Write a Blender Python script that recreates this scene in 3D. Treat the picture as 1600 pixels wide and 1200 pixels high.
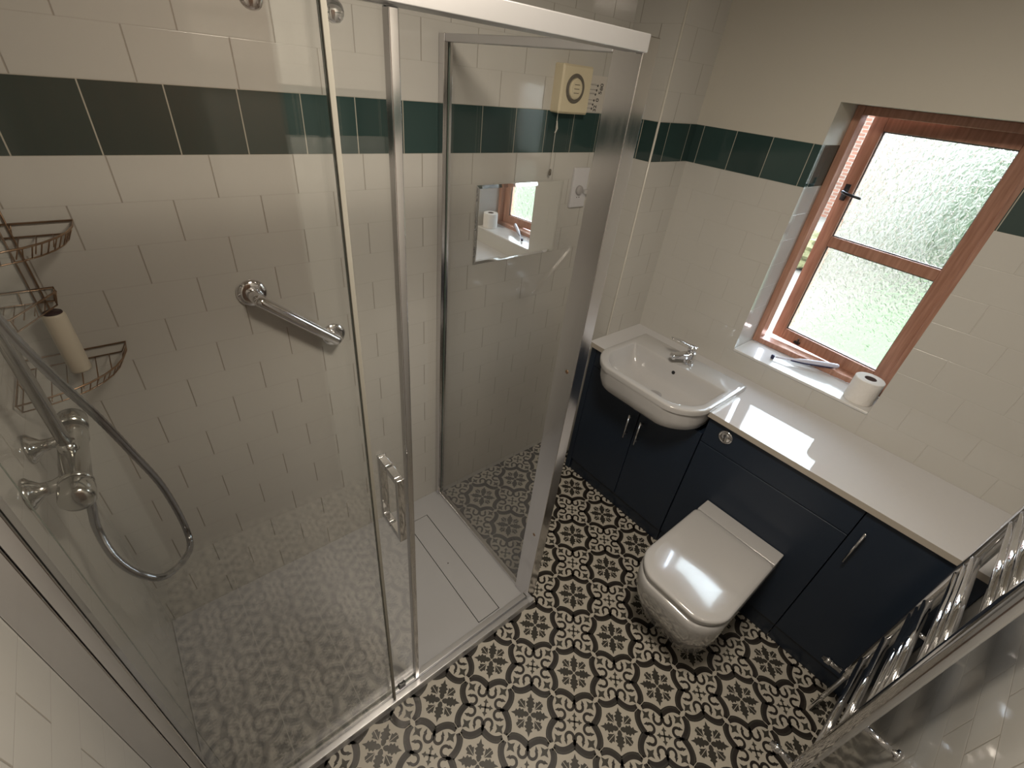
import bpy, bmesh, math, random
from mathutils import Vector, Matrix
PI = math.pi
random.seed(7)
sc = bpy.context.scene
for o in list(bpy.data.objects):
    bpy.data.objects.remove(o)

# ------------------------------------------------------------------ camera, world, lights, exposure
cam_d = bpy.data.cameras.new('camera')
cam = bpy.data.objects.new('camera', cam_d)
sc.collection.objects.link(cam)
sc.camera = cam
cam_d.sensor_fit = 'HORIZONTAL'
cam_d.sensor_width = 36.0
cam_d.lens = 709.1 / 1600.0 * 36.0
cam_d.clip_start = 0.01
RX = Vector((0.77131, -0.62848, 0.10047))
RY = Vector((0.29269, 0.49043, 0.82086))
RZ = Vector((-0.56516, -0.60373, 0.56222))
m = Matrix((( RX[0], RY[0], RZ[0], 0.289), (RX[1], RY[1], RZ[1], -1.43), (RX[2], RY[2], RZ[2], 1.89), (0, 0, 0, 1)))
cam.matrix_world = m

w = bpy.data.worlds.new('sky')
sc.world = w
w.use_nodes = True
nt = w.node_tree
bg = nt.nodes['Background']
tc = nt.nodes.new('ShaderNodeTexCoord')
sep = nt.nodes.new('ShaderNodeSeparateXYZ')
ramp = nt.nodes.new('ShaderNodeValToRGB')
nt.links.new(tc.outputs['Generated'], sep.inputs[0])
nt.links.new(sep.outputs['Z'], ramp.inputs[0])
ramp.color_ramp.elements[0].position = 0.0
ramp.color_ramp.elements[0].color = (0.20, 0.215, 0.23, 1)
ramp.color_ramp.elements[1].position = 0.35
ramp.color_ramp.elements[1].color = (0.70, 0.84, 1.0, 1)
nt.links.new(ramp.outputs[0], bg.inputs[0])
bg.inputs[1].default_value = 23.0

def light(name, kind, loc, energy, color=(1, 1, 1), rot=(0, 0, 0), **kw):
    d = bpy.data.lights.new(name, kind)
    d.energy = energy
    d.color = color
    for k, v in kw.items():
        setattr(d, k, v)
    o = bpy.data.objects.new(name, d)
    o.location = loc
    o.rotation_euler = rot
    sc.collection.objects.link(o)
    return o

# sun from behind the house: lights the garden, never enters the window
light('sun', 'SUN', (0, 0, 8), 1.2, (1.0, 0.95, 0.85), (math.radians(20), math.radians(-42), 0), angle=0.01)
# daylight portal in the window opening (samples the sky only, gives off nothing)
po = light('window_portal', 'AREA', (2.62, -1.01, 1.44), 1.0, rot=(0, math.radians(90), 0), shape='RECTANGLE', size=0.98, size_y=0.57)
po.data.cycles.is_portal = True
# warm fill light added under the ceiling to brighten the room, source unseen
light('ceiling_fill', 'AREA', (0.85, -1.2, 2.33), 18.5, (1.0, 0.88, 0.72), shape='DISK', size=0.36)

sc.view_settings.view_transform = 'Standard'
sc.view_settings.look = 'None'
sc.view_settings.gamma = 1.0
sc.view_settings.use_curve_mapping = False
sc.view_settings.exposure = 0.36
try:
    sc.cycles.use_denoising = True
    sc.cycles.denoiser = 'OPENIMAGEDENOISE'
    sc.cycles.max_bounces = 14
    sc.cycles.diffuse_bounces = 6
    sc.cycles.glossy_bounces = 6
    sc.cycles.transmission_bounces = 10
    sc.cycles.transparent_max_bounces = 24
    sc.cycles.sample_clamp_indirect = 8.0
    sc.cycles.caustics_refractive = False
    sc.cycles.caustics_reflective = False
except Exception:
    pass

# ------------------------------------------------------------------ helpers
C = sc.collection

def tag(o, label=None, cat=None, group=None, kind=None):
    if label: o['label'] = label
    if cat: o['category'] = cat
    if group: o['group'] = group
    if kind: o['kind'] = kind
    return o

def thing(name, label, cat, loc=(0, 0, 0), rot=(0, 0, 0), group=None):
    o = bpy.data.objects.new(name, None)
    o.empty_display_size = 0.05
    o.location = loc
    o.rotation_euler = rot
    C.objects.link(o)
    return tag(o, label, cat, group)

def obj(name, bm, mats, parent=None, smooth=False, bevel=0, seg=2, world=True, sub=0):
    me = bpy.data.meshes.new(name)
    bmesh.ops.recalc_face_normals(bm, faces=bm.faces)
    bm.to_mesh(me)
    bm.free()
    if not isinstance(mats, (list, tuple)):
        mats = [mats]
    for x in mats:
        me.materials.append(x)
    o = bpy.data.objects.new(name, me)
    C.objects.link(o)
    if parent is not None:
        o.parent = parent
        if world:      # geometry was written in world coordinates
            pm = Matrix.LocRotScale(parent.location, parent.rotation_euler, None)
            q = parent.parent
            while q is not None:
                pm = Matrix.LocRotScale(q.location, q.rotation_euler, None) @ pm
                q = q.parent
            me.transform(pm.inverted())
    if smooth:
        for p in me.polygons:
            p.use_smooth = True
    if bevel:
        b = o.modifiers.new('bevel', 'BEVEL')
        b.width = bevel
        b.segments = seg
        b.limit_method = 'ANGLE'
        b.angle_limit = math.radians(40)
        b.harden_normals = False
        for p in me.polygons:
            p.use_smooth = True
        wn = o.modifiers.new('wn', 'WEIGHTED_NORMAL')
        wn.keep_sharp = True
    if sub:
        s = o.modifiers.new('sub', 'SUBSURF')
        s.levels = sub
        s.render_levels = sub
    return o

def BM():
    return bmesh.new()

def box(bm, a, b, mi=0):
    x0, x1 = sorted((a[0], b[0])); y0, y1 = sorted((a[1], b[1])); z0, z1 = sorted((a[2], b[2]))
    v = [bm.verts.new(p) for p in ((x0, y0, z0), (x1, y0, z0), (x1, y1, z0), (x0, y1, z0), (x0, y0, z1), (x1, y0, z1), (x1, y1, z1), (x0, y1, z1))]
    for f in ((0, 3, 2, 1), (4, 5, 6, 7), (0, 1, 5, 4), (1, 2, 6, 5), (2, 3, 7, 6), (3, 0, 4, 7)):
        fc = bm.faces.new([v[i] for i in f]); fc.material_index = mi
    return bm

def frame_axes(d):
    d = d.normalized()
    u = Vector((0, 0, 1)) if abs(d.z) < 0.9 else Vector((1, 0, 0))
    a = d.cross(u).normalized()
    return a, d.cross(a).normalized()

def tube(bm, pts, r, n=12, cap=True, closed=False, mi=0):
    pts = [Vector(p) for p in pts]
    rad = r if isinstance(r, (list, tuple)) else [r] * len(pts)
    rings = []
    L = len(pts)
    prev = None
    for i, p in enumerate(pts):
        if closed:
            d = (pts[(i + 1) % L] - pts[i - 1])
        else:
            d = pts[min(i + 1, L - 1)] - pts[max(i - 1, 0)]
        d.normalize()
        if prev is None:
            a, b = frame_axes(d)
        else:
            a = (prev - d * prev.dot(d))
            if a.length < 1e-6:
                a, _ = frame_axes(d)
            a.normalize()
            b = d.cross(a)
        prev = a
        rings.append([bm.verts.new(p + (a * math.cos(t) + b * math.sin(t)) * rad[i]) for t in [2 * PI * k / n for k in range(n)]])
    m_ = L if closed else L - 1
    for i in range(m_):
        A = rings[i]; B = rings[(i + 1) % L]
        for k in range(n):
            f = bm.faces.new((A[k], A[(k + 1) % n], B[(k + 1) % n], B[k])); f.material_index = mi
    if cap and not closed:
        f = bm.faces.new(rings[0][::-1]); f.material_index = mi
        f = bm.faces.new(rings[-1]); f.material_index = mi
    return bm

def lathe(bm, prof, origin, axis, n=24, mi=0):
    """prof: list of (distance along axis, radius)"""
    origin = Vector(origin); axis = Vector(axis).normalized()
    a, b = frame_axes(axis)
    rings = []
    for h, r in prof:
        c = origin + axis * h
        if r < 1e-6:
            rings.append([bm.verts.new(c)])
        else:
            rings.append([bm.verts.new(c + (a * math.cos(t) + b * math.sin(t)) * r) for t in [2 * PI * k / n for k in range(n)]])
    for A, B in zip(rings, rings[1:]):
        for k in range(n):
            q = (k + 1) % n
            if len(A) == 1 and len(B) == 1:
                continue
            if len(A) == 1:
                f = bm.faces.new((A[0], B[q], B[k]))
            elif len(B) == 1:
                f = bm.faces.new((A[k], A[q], B[0]))
            else:
                f = bm.faces.new((A[k], A[q], B[q], B[k]))
            f.material_index = mi
    for R_, rev in ((rings[0], True), (rings[-1], False)):
        if len(R_) > 1:
            f = bm.faces.new(R_[::-1] if rev else R_); f.material_index = mi
    return bm

def loft(bm, rings, cap0=True, cap1=True, mi=0):
    rr = [[bm.verts.new(p) for p in R_] for R_ in rings]
    n = len(rr[0])
    for A, B in zip(rr, rr[1:]):
        for k in range(n):
            f = bm.faces.new((A[k], A[(k + 1) % n], B[(k + 1) % n], B[k])); f.material_index = mi
    if cap0:
        f = bm.faces.new(rr[0][::-1]); f.material_index = mi
    if cap1:
        f = bm.faces.new(rr[-1]); f.material_index = mi
    return rr

def catmull(P, k=8, closed=False):
    P = [Vector(p) for p in P]
    out = []
    n = len(P)
    rng = range(n) if closed else range(n - 1)
    for i in rng:
        if closed:
            p0, p1, p2, p3 = P[i - 1], P[i], P[(i + 1) % n], P[(i + 2) % n]
        else:
            p0, p1, p2, p3 = P[max(i - 1, 0)], P[i], P[i + 1], P[min(i + 2, n - 1)]
        for j in range(k):
            t = j / k
            out.append(0.5 * ((2 * p1) + (p2 - p0) * t + (2 * p0 - 5 * p1 + 4 * p2 - p3) * t * t + (3 * p1 - p0 - 3 * p2 + p3) * t ** 3))
    if not closed:
        out.append(P[-1])
    return out

def rrect(x0, x1, y0, y1, r, n=6):
    """rounded rectangle outline; r = (r at x0y0, x1y0, x1y1, x0y1)"""
    if not isinstance(r, (list, tuple)):
        r = (r,) * 4
    out = []
    for (cx, cy, sx, sy, a0), q in zip(((x0, y0, 1, 1, PI), (x1, y0, -1, 1, 1.5 * PI), (x1, y1, -1, -1, 0), (x0, y1, 1, -1, 0.5 * PI)), r):
        for k in range(n + 1):
            t = a0 + (PI / 2) * k / n
            out.append((cx + sx * q + q * math.cos(t), cy + sy * q + q * math.sin(t)))
    return out

# ------------------------------------------------------------------ materials
def mat(name, col, rough=0.5, metal=0.0, spec=0.5, coat=0.0, **kw):
    m_ = bpy.data.materials.new(name)
    m_.use_nodes = True
    b = m_.node_tree.nodes['Principled BSDF']
    b.inputs['Base Color'].default_value = (*col, 1)
    b.inputs['Roughness'].default_value = rough
    b.inputs['Metallic'].default_value = metal
    b.inputs['Specular IOR Level'].default_value = spec
    b.inputs['Coat Weight'].default_value = coat
    b.inputs['Coat Roughness'].default_value = 0.03
    for k, v in kw.items():
        b.inputs[k].default_value = v
    return m_

def noisy(m_, scale=8, amt=0.06, bump=0.0, rough_amt=0.0, detail=3, bscale=None, stretch=None):
    """slight procedural mottling of colour, roughness and relief"""
    t = m_.node_tree; b = t.nodes['Principled BSDF']
    g = t.nodes.new('ShaderNodeNewGeometry')
    mp = t.nodes.new('ShaderNodeMapping')
    if stretch: mp.inputs['Scale'].default_value = stretch
    t.links.new(g.outputs['Position'], mp.inputs[0])
    n = t.nodes.new('ShaderNodeTexNoise')
    n.inputs['Scale'].default_value = scale
    n.inputs['Detail'].default_value = detail
    t.links.new(mp.outputs[0], n.inputs['Vector'])
    c = b.inputs['Base Color'].default_value[:]
    mx = t.nodes.new('ShaderNodeMix'); mx.data_type = 'RGBA'
    mx.inputs[6].default_value = (*[max(0, q * (1 - amt)) for q in c[:3]], 1)
    mx.inputs[7].default_value = (*[min(1, q * (1 + amt)) for q in c[:3]], 1)
    t.links.new(n.outputs['Fac'], mx.inputs[0])
    t.links.new(mx.outputs[2], b.inputs['Base Color'])
    if rough_amt:
        mr = t.nodes.new('ShaderNodeMapRange')
        r0 = b.inputs['Roughness'].default_value
        mr.inputs[3].default_value = max(0.01, r0 - rough_amt)
        mr.inputs[4].default_value = r0 + rough_amt
        t.links.new(n.outputs['Fac'], mr.inputs[0])
        t.links.new(mr.outputs[0], b.inputs['Roughness'])
    if bump:
        n2 = n
        if bscale:
            n2 = t.nodes.new('ShaderNodeTexNoise'); n2.inputs['Scale'].default_value = bscale
            t.links.new(mp.outputs[0], n2.inputs['Vector'])
        bp = t.nodes.new('ShaderNodeBump'); bp.inputs['Strength'].default_value = bump
        bp.inputs['Distance'].default_value = 0.01
        t.links.new(n2.outputs['Fac'], bp.inputs['Height'])
        t.links.new(bp.outputs[0], b.inputs['Normal'])
    return m_

TILE = (0.54, 0.53, 0.505)
GROUT = (0.26, 0.235, 0.20)
BAND = (0.030, 0.058, 0.056)

def tile_mat(name, axis, u0, bu0, vb=1.648, row=0.1007, plain_above=False, vj=0.8, hj=0.22):
    """glossy white subway tiles laid half-bond, with one course of dark green square tiles between z=1.648 and 1.792"""
    m_ = bpy.data.materials.new(name); m_.use_nodes = True
    t = m_.node_tree; N = t.nodes; Lk = t.links
    b = N['Principled BSDF']
    g = N.new('ShaderNodeNewGeometry'); s = N.new('ShaderNodeSeparateXYZ')
    Lk.new(g.outputs['Position'], s.inputs[0])
    def M(op, a, b_=None, c=None):
        n = N.new('ShaderNodeMath'); n.operation = op
        for i, q in enumerate((a, b_, c)):
            if q is None: continue
            if isinstance(q, (int, float)): n.inputs[i].default_value = q
            else: Lk.new(q, n.inputs[i])
        return n.outputs[0]
    if axis == 'y':      # wall facing y: u = x
        u = M('ADD', s.outputs['X'], M('MULTIPLY', s.outputs['Y'], 0.0))
    else:                # wall facing x: u = y (+x so that reveals carry on round the corner)
        u = M('ADD', s.outputs['Y'], s.outputs['X'])
        u0 += 2.3 if axis == 'r' else 0.0
        bu0 += 2.3 if axis == 'r' else 0.0
    z = s.outputs['Z']
    above = M('GREATER_THAN', z, 1.792)
    zz = M('SUBTRACT', z, vb)
    zz = M('SUBTRACT', zz, M('MULTIPLY', above, 0.144 + 2 * 0.0))
    def brick(uo, v, bw, rh, off, mortar):
        cb = N.new('ShaderNodeCombineXYZ')
        Lk.new(M('SUBTRACT', u, uo), cb.inputs[0]); Lk.new(v, cb.inputs[1])
        br = N.new('ShaderNodeTexBrick')
        br.offset = off; br.offset_frequency = 2; br.squash = 1.0
        br.inputs['Scale'].default_value = 1.0
        br.inputs['Mortar Size'].default_value = mortar
        br.inputs['Mortar Smooth'].default_value = 0.3
        br.inputs['Bias'].default_value = 0.0
        br.inputs['Brick Width'].default_value = bw
        br.inputs['Row Height'].default_value = rh
        br.inputs['Color1'].default_value = (0, 0, 0, 1)
        br.inputs['Color2'].default_value = (1, 1, 1, 1)
        Lk.new(cb.outputs[0], br.inputs['Vector'])
        return br
    uu = M('SUBTRACT', u, u0)
    rowi = M('FLOOR', M('DIVIDE', zz, row))
    par = M('MULTIPLY', M('FLOORED_MODULO', M('ADD', rowi, 1.0), 2.0), 0.5)
    fu = M('FRACT', M('ADD', M('DIVIDE', uu, 0.2), par))
    dv = M('MULTIPLY', M('MINIMUM', fu, M('SUBTRACT', 1.0, fu)), 0.2)
    fz = M('FRACT', M('DIVIDE', zz, row))
    dh = M('MULTIPLY', M('MINIMUM', fz, M('SUBTRACT', 1.0, fz)), row)
    def edge(dist, wd):
        n = N.new('ShaderNodeMapRange'); n.interpolation_type = 'SMOOTHSTEP'
        n.inputs[1].default_value = wd * 0.5; n.inputs[2].default_value = wd * 1.3
        n.inputs[3].default_value = 1.0; n.inputs[4].default_value = 0.0
        Lk.new(dist, n.inputs[0])
        return n.outputs[0]
    jv, jh = edge(dv, 0.0017), edge(dh, 0.0011)
    jA = M('MAXIMUM', jv, M('MULTIPLY', jh, hj))
    bB = brick(bu0, M('SUBTRACT', z, 1.6475), 0.1477, 0.1447, 0.0, 0.0016)
    band = M('MULTIPLY', M('GREATER_THAN', z, 1.648), M('LESS_THAN', z, 1.792))
    # base colours
    def mixc(f, a, c):
        x = N.new('ShaderNodeMix'); x.data_type = 'RGBA'
        if isinstance(f, float): x.inputs[0].default_value = f
        else: Lk.new(f, x.inputs[0])
        for i, q in ((6, a), (7, c)):
            if isinstance(q, tuple): x.inputs[i].default_value = (*q, 1)
            else: Lk.new(q, x.inputs[i])
        return x.outputs[2]
    tv = mixc(0.5, tuple(q * 0.985 for q in TILE), tuple(q * 1.015 for q in TILE))
    ca = mixc(M('MULTIPLY', jA, vj), tv, GROUT)
    bvr = mixc(bB.outputs['Color'], tuple(q * 0.85 for q in BAND), tuple(q * 1.2 for q in BAND))
    cbn = mixc(bB.outputs['Fac'], bvr, (0.42, 0.40, 0.34))
    if plain_above:
        ca = mixc(above, ca, (0.56, 0.535, 0.48))
    col = mixc(band, ca, cbn)
    Lk.new(col, b.inputs['Base Color'])
    fac = M('ADD', M('MULTIPLY', jA, M('SUBTRACT', 1.0, band)), M('MULTIPLY', bB.outputs['Fac'], band))
    if plain_above:
        fac = M('MULTIPLY', fac, M('SUBTRACT', 1.0, above))
    no = N.new('ShaderNodeTexNoise'); no.inputs['Scale'].default_value = 5.0; no.inputs['Detail'].default_value = 1.5
    Lk.new(g.outputs['Position'], no.inputs['Vector'])
    tilt = N.new('ShaderNodeTexNoise'); tilt.inputs['Scale'].default_value = 1.2
    Lk.new(g.outputs['Position'], tilt.inputs['Vector'])
    h = M('ADD', M('MULTIPLY', fac, -1.0), M('MULTIPLY', no.outputs['Fac'], 0.35))
    bp = N.new('ShaderNodeBump'); bp.inputs['Strength'].default_value = 0.55; bp.inputs['Distance'].default_value = 0.0012
    Lk.new(h, bp.inputs['Height']); Lk.new(bp.outputs[0], b.inputs['Normal'])
    rg = M('ADD', 0.09, M('MULTIPLY', fac, 0.5))
    if plain_above:
        rg = M('ADD', rg, M('MULTIPLY', above, 0.45))
    Lk.new(rg, b.inputs['Roughness'])
    b.inputs['Specular IOR Level'].default_value = 0.5
    return m_

M_back = tile_mat('tile_back', 'y', 0.11, 0.160)
M_left = tile_mat('tile_left', 'x', 0.05, 0.02)
M_right = tile_mat('tile_right', 'r', -1.393, -0.262, plain_above=True, vj=0.13, hj=0.6)
M_boxl = tile_mat('tile_box_side', 'x', 2.03 - 0.03, 0.0 + 2.03)
M_front = tile_mat('tile_front', 'y', 0.047, 0.1, vb=1.602, hj=0.8)
M_sill = noisy(mat('sill_tile', (0.66, 0.66, 0.66), 0.12), 6, 0.03)
M_plaster = noisy(mat('plaster', (0.62, 0.59, 0.53), 0.85), 20, 0.03)
M_trim = mat('tile_trim', (0.62, 0.60, 0.55), 0.2)
M_white = noisy(mat('ceramic_white', (0.49, 0.485, 0.49), 0.12, coat=0.4), 4, 0.02)
M_tray = noisy(mat('tray_white', (0.42, 0.425, 0.445), 0.3), 5, 0.03)
M_groove = mat('groove_dark', (0.02, 0.02, 0.02), 0.6)
M_chrome = noisy(mat('chrome', (0.78, 0.78, 0.80), 0.07, 1.0), 30, 0.02, rough_amt=0.02)
M_alu = noisy(mat('polished_aluminium', (0.72, 0.71, 0.72), 0.16, 1.0), 12, 0.04, rough_amt=0.05, stretch=(6, 6, 0.5))
M_alum = noisy(mat('satin_aluminium', (0.62, 0.62, 0.64), 0.33, 0.85), 12, 0.03)
M_navy = noisy(mat('navy_laminate', (0.013, 0.022, 0.040), 0.34, spec=0.5), 3, 0.08)
M_navy2 = noisy(mat('navy_panel', (0.011, 0.018, 0.032), 0.34), 3, 0.06)
M_top = noisy(mat('white_quartz', (0.60, 0.60, 0.62), 0.035, spec=0.3), 60, 0.015)
M_topedge = mat('worktop_edge', (0.42, 0.38, 0.33), 0.3)
M_black = mat('black_plastic', (0.015, 0.015, 0.017), 0.35)
M_cream = noisy(mat('cream_plastic', (0.66, 0.58, 0.40), 0.4), 8, 0.03)
M_ring = mat('brown_ring', (0.07, 0.055, 0.035), 0.5)
M_plate = mat('plate_white', (0.62, 0.62, 0.66), 0.35)
M_paper = noisy(mat('tissue_paper', (0.82, 0.80, 0.78), 0.95), 60, 0.03, bump=0.3, bscale=250)
M_card = mat('cardboard_core', (0.12, 0.09, 0.09), 0.9)
M_label = mat('label_card', (0.60, 0.565, 0.52), 0.45)
M_ink = mat('ink', (0.015, 0.013, 0.012), 0.6)
M_wire = noisy(mat('caddy_wire', (0.30, 0.20, 0.13), 0.3, 0.9), 40, 0.3)
M_navyp = mat('navy_plastic', (0.015, 0.018, 0.07), 0.3)
M_lilac = mat('pale_plastic', (0.60, 0.60, 0.72), 0.3)
M_tubew = mat('white_tube', (0.66, 0.60, 0.50), 0.35, **{'Subsurface Weight': 0.0})
M_purple = mat('dark_purple', (0.012, 0.004, 0.012), 0.5)
M_hose = None
M_door = noisy(mat('door_wood', (0.10, 0.05, 0.028), 0.45), 6, 0.2, stretch=(8, 8, 0.6))

def wood():
    m_ = mat('stained_wood', (0.30, 0.11, 0.05), 0.38)
    t = m_.node_tree; b = t.nodes['Principled BSDF']
    g = t.nodes.new('ShaderNodeTexCoord'); mp = t.nodes.new('ShaderNodeMapping')
    mp.inputs['Scale'].default_value = (30, 30, 2.5)
    t.links.new(g.outputs['Object'], mp.inputs[0])
    n = t.nodes.new('ShaderNodeTexNoise'); n.inputs['Scale'].default_value = 3; n.inputs['Detail'].default_value = 6
    t.links.new(mp.outputs[0], n.inputs[0])
    r = t.nodes.new('ShaderNodeValToRGB')
    r.color_ramp.elements[0].position = 0.3; r.color_ramp.elements[0].color = (0.34, 0.165, 0.11, 1)
    r.color_ramp.elements[1].position = 0.75; r.color_ramp.elements[1].color = (0.52, 0.29, 0.21, 1)
    t.links.new(n.outputs['Fac'], r.inputs[0]); t.links.new(r.outputs[0], b.inputs['Base Color'])
    return m_
M_wood = wood()

def glass_mat(name, tint, refl=1.0):
    """clear sheet glass: straight-through transmission plus Fresnel reflection"""
    m_ = bpy.data.materials.new(name); m_.use_nodes = True
    t = m_.node_tree; N = t.nodes; N.clear()
    out = N.new('ShaderNodeOutputMaterial')
    tr = N.new('ShaderNodeBsdfTransparent'); tr.inputs[0].default_value = (*tint, 1)
    gl = N.new('ShaderNodeBsdfGlossy'); gl.inputs['Roughness'].default_value = 0.0
    gl.inputs[0].default_value = (1, 1, 1, 1)
    fr = N.new('ShaderNodeFresnel')
    gm = N.new('ShaderNodeNewGeometry'); mr = N.new('ShaderNodeMapRange')      # same reflectance from either face
    mr.inputs[3].default_value = 1.5; mr.inputs[4].default_value = 1 / 1.5
    t.links.new(gm.outputs['Backfacing'], mr.inputs[0]); t.links.new(mr.outputs[0], fr.inputs[0])
    mu = N.new('ShaderNodeMath'); mu.operation = 'MULTIPLY'; mu.inputs[1].default_value = refl
    t.links.new(fr.outputs[0], mu.inputs[0])
    mx = N.new('ShaderNodeMixShader')
    t.links.new(mu.outputs[0], mx.inputs[0]); t.links.new(tr.outputs[0], mx.inputs[1]); t.links.new(gl.outputs[0], mx.inputs[2])
    t.links.new(mx.outputs[0], out.inputs[0])
    return m_
M_glass = glass_mat('shower_glass', (0.98, 0.98, 0.975))
M_glassedge = mat('glass_edge', (0.10, 0.14, 0.12), 0.15, spec=0.8)

def obscure_glass():
    m_ = bpy.data.materials.new('obscure_glass'); m_.use_nodes = True
    t = m_.node_tree; N = t.nodes; N.clear()
    out = N.new('ShaderNodeOutputMaterial')
    tc_ = N.new('ShaderNodeTexCoord')
    mp = N.new('ShaderNodeMapping'); mp.inputs['Scale'].default_value = (1, 1, 0.75)
    t.links.new(tc_.outputs['Object'], mp.inputs[0])
    n = N.new('ShaderNodeTexNoise'); n.inputs['Scale'].default_value = 62; n.inputs['Detail'].default_value = 1.2; n.inputs['Distortion'].default_value = 0.8
    t.links.new(mp.outputs[0], n.inputs[0])
    bp = N.new('ShaderNodeBump'); bp.inputs['Strength'].default_value = 1.0; bp.inputs['Distance'].default_value = 0.0075
    t.links.new(n.outputs['Fac'], bp.inputs['Height'])
    rf = N.new('ShaderNodeBsdfRefraction'); rf.inputs['Roughness'].default_value = 0.06; rf.inputs['IOR'].default_value = 1.3
    rf.inputs[0].default_value = (1.0, 1.0, 0.97, 1)
    t.links.new(bp.outputs[0], rf.inputs['Normal'])
    tr = N.new('ShaderNodeBsdfTransparent'); tr.inputs[0].default_value = (0.98, 0.98, 0.94, 1)
    gl = N.new('ShaderNodeBsdfGlossy'); gl.inputs['Roughness'].default_value = 0.08
    t.links.new(bp.outputs[0], gl.inputs['Normal'])
    m1 = N.new('ShaderNodeMixShader'); m1.inputs[0].default_value = 0.62
    t.links.new(tr.outputs[0], m1.inputs[1]); t.links.new(rf.outputs[0], m1.inputs[2])
    fr = N.new('ShaderNodeFresnel')
    gm = N.new('ShaderNodeNewGeometry'); mr = N.new('ShaderNodeMapRange')
    mr.inputs[3].default_value = 1.45; mr.inputs[4].default_value = 1 / 1.45
    t.links.new(gm.outputs['Backfacing'], mr.inputs[0]); t.links.new(mr.outputs[0], fr.inputs[0])
    t.links.new(bp.outputs[0], fr.inputs['Normal'])
    m2 = N.new('ShaderNodeMixShader')
    t.links.new(fr.outputs[0], m2.inputs[0]); t.links.new(m1.outputs[0], m2.inputs[1]); t.links.new(gl.outputs[0], m2.inputs[2])
    t.links.new(m2.outputs[0], out.inputs[0])
    return m_
M_obs = obscure_glass()

# ------------------------------------------------------------------ the room shell
def struct(name, bm, mats, **kw):
    o = obj(name, bm, mats, **kw)
    o['kind'] = 'structure'
    return o

H = 2.4
# back wall (y = 0), left wall (x = 0), window wall (x = 2.3), front wall (y = -1.8)
struct('wall_back', box(BM(), (-0.12, 0, -0.1), (2.60, 0.12, H)), M_back)
struct('wall_left', box(BM(), (-0.12, -1.92, -0.1), (0, 0, H)), M_left)
WY0, WY1, WZ0, WZ1 = -1.292, -0.733, 0.945, 1.922
bm = BM()
box(bm, (2.3, WY1, -0.1), (2.60, 0, H)); box(bm, (2.3, -1.92, -0.1), (2.60, WY0, H))
box(bm, (2.3, WY0, -0.1), (2.60, WY1, WZ0)); box(bm, (2.3, WY0, WZ1), (2.60, WY1, H))
struct('wall_right', bm, M_right)
bm = BM()
box(bm, (0.80, -1.92, -0.1), (2.3, -1.8, H)); box(bm, (0, -1.92, -0.1), (0.04, -1.8, H)); box(bm, (0.04, -1.92, 2.02), (0.80, -1.8, H))
struct('wall_front', bm, M_front)
struct('ceiling', box(BM(), (-0.12, -1.92, H), (2.60, 0.12, H + 0.1)), M_plaster)
# entrance door behind the camera
d1 = box(BM(), (0.0405, -1.85, 0.0), (0.7995, -1.805, 2.0195))
box(d1, (0.0, -1.925, -0.1), (0.84, -1.921, 2.1))
door = struct('door_1', d1, M_door, bevel=0.003)
# pipe boxing in the far right corner
struct('wall_pipe_boxing', box(BM(), (2.03, -0.223, -0.1), (2.3, 0, H)), [M_boxl])
bm = BM(); tube(bm, [(2.031, -0.222, 0), (2.031, -0.222, H)], 0.0045, 8)
struct('trim_1', bm, M_trim, smooth=True)

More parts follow.
